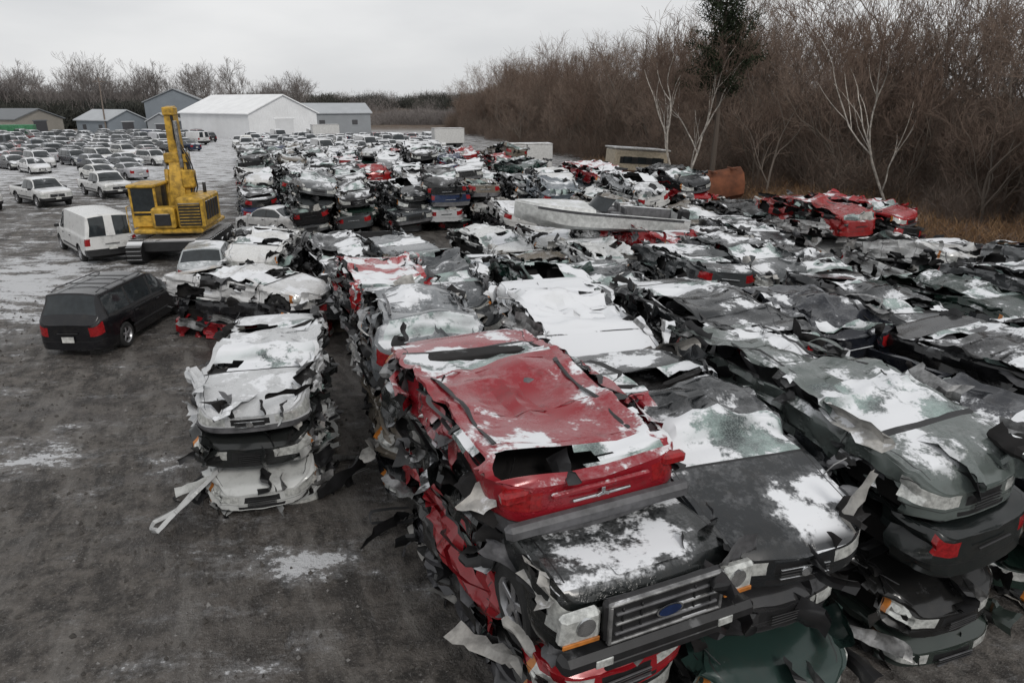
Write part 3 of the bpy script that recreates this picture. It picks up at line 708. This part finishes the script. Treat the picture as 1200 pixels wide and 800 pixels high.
def p_boom(q):
    def beam(p0,p1,w0,w1,mat=0,asp=.7):
        p0,p1=np.array(p0),np.array(p1);P=[]
        for t,w_ in((0,w0*.8),(.06,w0),(.5,(w0+w1)*.52),(.94,w1),(1,w1*.8)):
            c=p0*(1-t)+p1*t;d=(p1-p0)/np.linalg.norm(p1-p0);s_=np.array((1,0,0.));u=np.cross(d,s_)
            P.append([c+s_*a*w_*asp+u*b2*w_ for a,b2 in((-.5,-.5),(.5,-.5),(.5,.5),(-.5,.5))])
        P=np.array(P);q.grid(P,mat,closed=True);q.add(P[-1],[(0,1,2,3)],mat)
    beam((.0,.2,1.5),(.05,.7,4.6),.9,.75);beam((.0,.9,2.6),(.05,.45,6.5),.66,.56)
    beam((.35,.3,2.2),(.3,.5,4.4),.5,.4)
    for sx in(-.45,.5): q.cyl((sx,.35,2.7),(0,.15,1),.11,2.2,0,12);q.cyl((sx,.5,4.0),(0,.15,1),.06,1.2,3,10)
    q.cyl((.3,.1,4.9),(0,-.05,1),.08,2.0,3,10)
    for k in range(5):
        pts=[(.15+.08*k,.2-.1*k,1.8),(.35+.12*k,.2,3.0),(.25+.1*k,.25,4.2),(.2,.2,5.2),(.15,.15,6.1)]
        t=np.linspace(0,4,16);p=np.array(pts);q.tube(np.stack([np.interp(t,range(5),p[:,i]) for i in range(3)],-1)+vn3(np.array([[a,k,0] for a in t]),1.,k)*.08,.03,1,5)
    q.box((.05,.5,4.3),(.95,.6,.45),0,.06);q.box((.5,.2,3.4),(.5,.5,.8),0,.06);q.box((.05,.42,6.3),(.46,.6,.35),0,.04)
def p_leg(q):
    q.tube([(-1.62,-1.5,1.3),(-1.62,-1.5,2.4),(-1.62,.2,2.4),(-1.62,.2,1.3)],.02,0,5)
    for k in range(4): q.box((-1.6,-1.6,.35+k*.28),(.1,.35,.03),3,.005)
part('crawler_base',p_base);part('upper_house',p_house);part('cab',p_cab);part('boom',p_boom);part('ladder_and_rails',p_leg)
# ------------------------------------------------------------------ boat
gel=mat_simple('boat_gelcoat',(.54,.55,.54),.3,var=.2)
BT=empty('motor_boat',(3.3,27.2,1.75),(R(4),R(4),R(10)));BT.scale=(.98,.95,.75)
q=MB();us=np.linspace(0,1,26);P=[]
for u in us:
    w_=1.15*(1-max(0,(.45-u)/.45)**2.0);zk=.0+.55*max(0,(.35-u)/.35)**2;x=-3.4+6.8*u;sh=1.0+.28*(1-u)
    P.append([(x,-w_*a,z_) for a,z_ in((1.0,sh),(.97,sh-.12),(.93,zk+.45),(.75,zk+.3),(0,zk),(-.75,zk+.3),(-.93,zk+.45),(-.97,sh-.12),(-1.0,sh))])
q.grid(np.array(P),lambda i,j:2 if j in(0,7) and 2<i<24 else 0)
D=[];
for u in us:
    w_=1.15*(1-max(0,(.45-u)/.45)**2.0);x=-3.4+6.8*u;sh=1.0+.28*(1-u);ck=u>.45
    D.append([(x,w_*a,sh+.02+(0 if abs(a)>.8 else (.12 if not ck else -.5))) for a in(-1,-.85,-.78,0,.78,.85,1)])
q.grid(np.array(D),lambda i,j:0 if i<12 or j in(0,5) else 2)
q.add([P[-1][k] for k in range(9)],[tuple(range(9))],0)
WS=np.array([[(-.5+.25*abs(a)**2*2,a*.9,1.22),(-.15+.25*abs(a)**2*2,a*.82,1.82)] for a in np.linspace(-1,1,9)]);q.grid(WS,3);q.tube(WS[:,1],.025,4,5)
for sy in(-.45,.45): q.box((.6,sy,.95),(.5,.5,.3),2,.06);q.box((.85,sy,1.2),(.12,.48,.45),2,.05)
q.box((3.55,0,.9),(.4,.45,.8),4,.08);q.box((3.6,0,.3),(.15,.15,.8),4,.03)
obj('hull_and_deck',q.mesh('boat',[gel,blu,greyp,glass,trim],ang=30),col=C(.7,.7,.7,.5),parent=BT)
rvm=mat_simple('cream_rv_panel',(.42,.36,.27),.5,var=.2)
q=MB();q.box((0,0,1.7),(4.4,2.3,2.2),0,.12);q.box((0,0,.5),(4.2,1.9,.3),1,.03);q.box((0,-1.17,2.0),(3.6,.05,.5),1,.02)
for k in(-1.2,0,1.2): q.box((k,-1.2,2.05),(.7,.04,.45),2,.03)
q.box((0,-1.18,1.2),(4.3,.04,.14),3,.01);q.box((0,0,2.86),(4.6,2.5,.14),4,.04)
for k in(-.9,.9):
    for sy in(-.95,.95): q.cyl((k,sy,.36),(0,1,0),.36,.22,1,18)
obj('camper_trailer',q.mesh('camper',[rvm,trim,glass,rust,foam]),(9.7,57,.15),(R(0),R(4),R(12)),1.0,col=C(.5,.5,.5,.5))
q=MB();prof=[(0,2.0),(.5,2.05),(1.1,1.7),(1.4,1.0),(1.35,.3),(1.0,0),(.4,0)]
q.grid(np.array([[(x,-y_,z_+.16*x) for y_,z_ in prof] for x in np.linspace(-2.1,2.1,7)]),0)
q.grid(np.array([[(x,-y_*.94-.03,z_*.95+.05+.16*x) for y_,z_ in prof] for x in np.linspace(-2.05,2.05,7)]),0)
for x in(-2.1,2.1): q.add([(x,-y_,z_+.16*x) for y_,z_ in prof],[tuple(range(7))],0)
for x in(-1.4,0,1.4): q.box((x,-.7,2.05+.16*x),(.14,1.3,.14),0,.02)
obj('rusty_loader_bucket',q.mesh('bucket',[mat_simple('orange_rust',(.16,.055,.025),.85,snow=False,var=.35,sc=1.2)],ang=40),(13.0,47.5,.2),(0,0,R(8)),(.95,1.,.95))
def boxbody(x,y,rot,w=5.5,sc=1):
    q=MB();q.box((0,0,1.9),(w,2.3,2.3),0,.06);q.box((0,0,.55),(w*.95,1.,.25),1,.03);q.box((0,0,3.1),(w*1.01,2.34,.1),4,.03)
    q.box((w/2+.02,0,1.9),(.05,2.0,2.0),2,.02)
    for k in(-w*.3,w*.3):
        for sy in(-.9,.9): q.cyl((k,sy,.42),(0,1,0),.42,.25,3,16)
    obj('box_trailer',q.mesh('box_trailer',[mat_simple('white_box_panel',(.55,.55,.54),.4,var=.12),trim,greyp,tyre,foam]),(x,y,0),(0,0,R(rot)),sc,col=C(.6,.6,.6,.6))
boxbody(1.4,68,10,5,.9);boxbody(-9.5,108,20,5,.9);boxbody(-32,125,25,5,.9)
# ------------------------------------------------------------------ vegetation
def twigmat(name,c1,c2,rough=.9):
    m,nt,b=newmat(name);oi=N(nt,'ShaderNodeObjectInfo')
    nt.links.new(mixc(nt,oi.outputs['Random'],c1,c2),b.inputs['Base Color']);b.inputs['Roughness'].default_value=rough;b.inputs['Specular IOR Level'].default_value=.1;return m
bark=twigmat('bark_grey_brown',(.10,.082,.068),(.15,.128,.11));twig=twigmat('twig_brown',(.12,.085,.067),(.20,.153,.125));birchm=mat_simple('birch_bark',(.42,.39,.35),.8,snow=False,var=.4,sc=4)
grassm=twigmat('dead_grass',(.17,.09,.045),(.28,.18,.10));needle=twigmat('pine_needles',(.020,.028,.016),(.04,.05,.03))
farm=twigmat('far_twig_hazed',(.16,.145,.14),(.22,.20,.19))  # distant twigs paled: distance haze is painted into their base colour
def bare_tree(seed,Ht,mats,lean=0,spread=.5,depth=5,thick=.16,trunks=1,fine=1.,minr=.011):
    rg=random.Random(seed);nr=np.random.RandomState(seed);mb=MB()
    def br(p,d,l,r,dep):
        n=4 if dep>1 else 3;pts=[p];dd=d.copy()
        for i in range(n):
            dd=dd+nr.normal(0,.13 if dep>2 else .2,3)+np.array((0,0,.05));dd/=np.linalg.norm(dd);pts.append(pts[-1]+dd*l/n)
        r1=max(r*.62,minr*.7)
        mb.tube(pts,np.linspace(r,r1,n+1),0 if dep>=3 else 1,5 if dep>3 else 3)
        if dep<=0: return
        nb=rg.randint(3,4) if dep>2 else rg.randint(3,5)
        if fine<1 and dep<=1: nb=max(2,nb-1)
        for k in range(nb):
            t=rg.uniform(.3,1.) if k else 1.
            i=min(n-1,int(t*n));q=pts[i]*(1-(t*n-i))+pts[i+1]*(t*n-i) if t<1 else pts[-1]
            a=nr.normal(0,1,3);a-=a.dot(dd)*dd;a/=np.linalg.norm(a)+1e-9
            nd=dd*(1-spread*.35)+a*spread*rg.uniform(.6,1.3)*(1 if k else .4)+np.array((0,0,.12));nd/=np.linalg.norm(nd)
            br(q,nd,l*rg.uniform(.55,.8),max(r*rg.uniform(.42,.6) if k else r1*.95,minr),dep-1)
    for t in range(trunks):
        a=rg.uniform(0,6.28);d=np.array((math.cos(a)*.12*(trunks>1)*2+lean,math.sin(a)*.12*(trunks>1)*2,1.));d/=np.linalg.norm(d)
        br(np.array((math.cos(a)*.2*(trunks>1),math.sin(a)*.2*(trunks>1),-.2)),d,Ht*.36,thick,depth)
    V=mb.V();s_=Ht/V[:,2].max();V=V*s_
    return mb.mesh('bare_tree',mats,V,smooth=False)
trees=[bare_tree(i,random.Random(i).uniform(9,13),[bark,twig],spread=.55+.1*(i%3),depth=5,thick=.10,trunks=1+i%2) for i in range(5)]
def brush(seed,w_,h,n,mats,wd=.022,curve=.5,zs=.33):
    nr=np.random.RandomState(seed);mb=MB();Vs=[];F=[];M=[]
    for k in range(n):
        x,y=nr.uniform(-w_,w_,2);z=abs(nr.normal(0,zs))*h*.9;z=min(z,h*.85*nr.uniform(.6,1));l=nr.uniform(.5,1.5)*min(.35*h,1.9)
        d=np.array((nr.normal(0,.5),nr.normal(0,.5),nr.uniform(.25,1.)));d/=np.linalg.norm(d);s_=np.cross(d,nr.normal(0,1,3));s_/=np.linalg.norm(s_)+1e-9
        p=np.array((x,y,z));m_=p+d*l*.5+nr.normal(0,.06,3)*l;e_=p+d*l+nr.normal(0,.12,3)*l;b_=len(Vs)
        Vs+=[p-s_*wd/2,p+s_*wd/2,m_+s_*wd*.35,m_-s_*wd*.35,e_];F+=[(b_,b_+1,b_+2,b_+3),(b_+3,b_+2,b_+4)];M+=[k%len(mats)]*2
    mb.add(Vs,F,M);return mb.mesh('brush',mats,smooth=False)
brs=[brush(i,2.4,4.6+.5*i,1500,[twig,twig,bark]) for i in range(3)]+[brush(i+5,2.4,8.5,2600,[twig,twig,bark],.02,zs=.5) for i in range(2)]
gras=[brush(10+i,1.6,1.3,900,[grassm,grassm,twig],.02) for i in range(2)]
WD=empty('woodland')
rt=random.Random(12)
def gz(x,y): return float(gheight(np.array([float(x)]),np.array([float(y)]))[0])
nT=0
y=14.
while y<215:
    step=2.4 if y<110 else 3.8
    for row in range(6):
        x=float(tlx(y))+1.5+row*3.8+rt.gauss(0,1.0);yy=y+rt.gauss(0,1.2)
        hs=(.72,.88,1.,1.1,1.18,1.25)[row]*rt.uniform(.75,1.15)*(1.05 if y<60 else 1.12)
        if rt.random()<(.7 if row else .4): obj('bare_tree_in_woodland',rt.choice(trees),(x,yy,gz(x,yy)),(0,0,rt.uniform(0,6.28)),hs,parent=WD);nT+=1
        if row<5: obj('brush_in_woodland',rt.choice(brs[:3] if row<1 else brs if row<2 else brs[2:]),(x+rt.gauss(0,1),yy+rt.gauss(0,1),gz(x,yy)-.1),(0,0,rt.uniform(0,6.28)),rt.uniform(.75,1.15)*(.7 if row==0 else 1),parent=WD)
    y+=step
GE=empty('dead_grass')
for k in range(110):
    y=rt.uniform(22,75);x=float(tlx(y))-rt.uniform(-1.5,4.2);obj('grass_clump',rt.choice(gras),(x,y,gz(x,y)-.05),(0,0,rt.uniform(0,6)),rt.uniform(.6,1.25),parent=GE)
FT=empty('distant_treeline')
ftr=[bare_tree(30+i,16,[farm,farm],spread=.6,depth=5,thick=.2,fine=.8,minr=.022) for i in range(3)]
fbr=[brush(40+i,7,9,1300,[farm],.10) for i in range(2)]
dkm=twigmat('far_evergreen',(.035,.038,.035),(.065,.065,.055));ebr=[brush(50,6,8,1400,[dkm],.22)]
for k in range(170):
    x=rt.uniform(-190,-62);y=205+rt.uniform(-8,30)-(x+130)*.05
    obj('far_tree',rt.choice(ftr),(x,y,gz(x,y)),(0,0,rt.uniform(0,6)),rt.uniform(.75,1.25)*(.8 if x>-85 else 1.05),parent=FT) if k%2==0 else obj('far_brush',ebr[0],(x,y-12,gz(x,y-12)),(0,0,rt.uniform(0,6)),rt.uniform(.7,1.1),parent=FT)
for k in range(240):
    x=rt.uniform(-330,60);y=rt.uniform(330,420)
    obj('far_brush',rt.choice(fbr+ebr),(x,y,gz(x,y)-1),(0,0,rt.uniform(0,6)),rt.uniform(.7,1.1),parent=FT)
for k in range(70):
    x=rt.uniform(-45,-12);y=rt.uniform(215,260);obj('far_brush',rt.choice(fbr),(x,y,gz(x,y)-1),(0,0,rt.uniform(0,6)),rt.uniform(.5,.8),parent=FT)
bt1=bare_tree(77,13.,[birchm,twig],spread=.45,depth=5,thick=.10,trunks=2);obj('birch_tree',bt1,(11.9,50,0),(0,0,1.0))
bt2=bare_tree(81,13.,[birchm,twig],lean=-.22,spread=.4,depth=5,thick=.08);obj('birch_tree',bt2,(22.0,41.0,0),(0,0,0))
obj('bare_tree',trees[2],(17.5,49,0),(0,0,2),.8)
pt=MB();nr=np.random.RandomState(5);Hp=14.9
pt.tube([(0,0,-.2),(.1,0,5),(.0,.1,11),(.1,0,Hp)],[.22,.17,.11,.02],0,8)
for k in range(90):
    z=7.0+7.7*(k/90.)+nr.uniform(-.2,.2);a=nr.uniform(0,6.28);ln=(2.9*(1-(z/Hp)**2.6)+.45)*nr.uniform(.35,1.15);d=np.array((math.cos(a),math.sin(a),.18))
    pts=[np.array((0,0,z))+d*ln*t+np.array((0,0,.25*t*t)) for t in(0,.35,.7,1)];pt.tube(pts,[.05,.035,.02,.01],0,4)
    Vs=[];F=[]
    for c in range(int(52*ln)+20):
        t=nr.uniform(.3,1.05);p=np.array((0,0,z))+d*ln*t+np.array((0,0,.25*t*t))+nr.normal(0,.17,3)
        dd=nr.normal(0,1,3)+np.array((0,0,.5));dd/=np.linalg.norm(dd);s_=np.cross(dd,nr.normal(0,1,3));s_/=np.linalg.norm(s_);l=nr.uniform(.15,.32);b_=len(Vs)
        Vs+=[p-s_*.035,p+s_*.035,p+dd*l+s_*.012,p+dd*l-s_*.012];F.append((b_,b_+1,b_+2,b_+3))
    pt.add(Vs,F,1)
obj('pine_tree',pt.mesh('pine',[bark,needle],smooth=False),(13.9,50.0,0))
# ------------------------------------------------------------------ world, sun, camera
w=bpy.data.worlds.new("World");scene.world=w;w.use_nodes=True;nt=w.node_tree;bg=nt.nodes['Background']
sky=N(nt,'ShaderNodeTexSky',sky_type='NISHITA');sky.sun_disc=False;sky.sun_elevation=R(38);sky.sun_rotation=R(150)
hsv=N(nt,'ShaderNodeHueSaturation');hsv.inputs['Saturation'].default_value=.2;nt.links.new(sky.outputs[0],hsv.inputs['Color'])
tc=N(nt,'ShaderNodeTexCoord');mp=N(nt,'ShaderNodeMapping');mp.inputs['Scale'].default_value=(1,1,3.5);nt.links.new(tc.outputs['Generated'],mp.inputs[0])
cn=noise(nt,2.2,5,.5,mp.outputs[0])
cl=mixc(nt,mrange(nt,cn,.3,.7),(6.4,6.5,6.65),(8.2,8.22,8.25))
nt.links.new(mixc(nt,.88,hsv.outputs[0],cl),bg.inputs['Color']);bg.inputs['Strength'].default_value=.104
sl=bpy.data.lights.new('sun','SUN');sl.energy=1.25;sl.angle=R(14);sl.color=(1,.96,.91)
so=bpy.data.objects.new('sun',sl);scene.collection.objects.link(so)
d=Vector((math.sin(R(150))*math.cos(R(38)),math.cos(R(150))*math.cos(R(38)),math.sin(R(38))));so.rotation_euler=d.to_track_quat('Z','Y').to_euler()
scene.view_settings.view_transform='Standard';scene.view_settings.look='None';scene.view_settings.exposure=0
cam=bpy.data.cameras.new('camera');cam.lens=24.6;cam.sensor_width=36;cam.clip_end=3000
co_=bpy.data.objects.new('camera',cam);scene.collection.objects.link(co_);co_.location=(0,0,6.5);co_.rotation_euler=(R(90-18.9),0,0);scene.camera=co_
print('OBJ',len(scene.objects),'trees',nT)
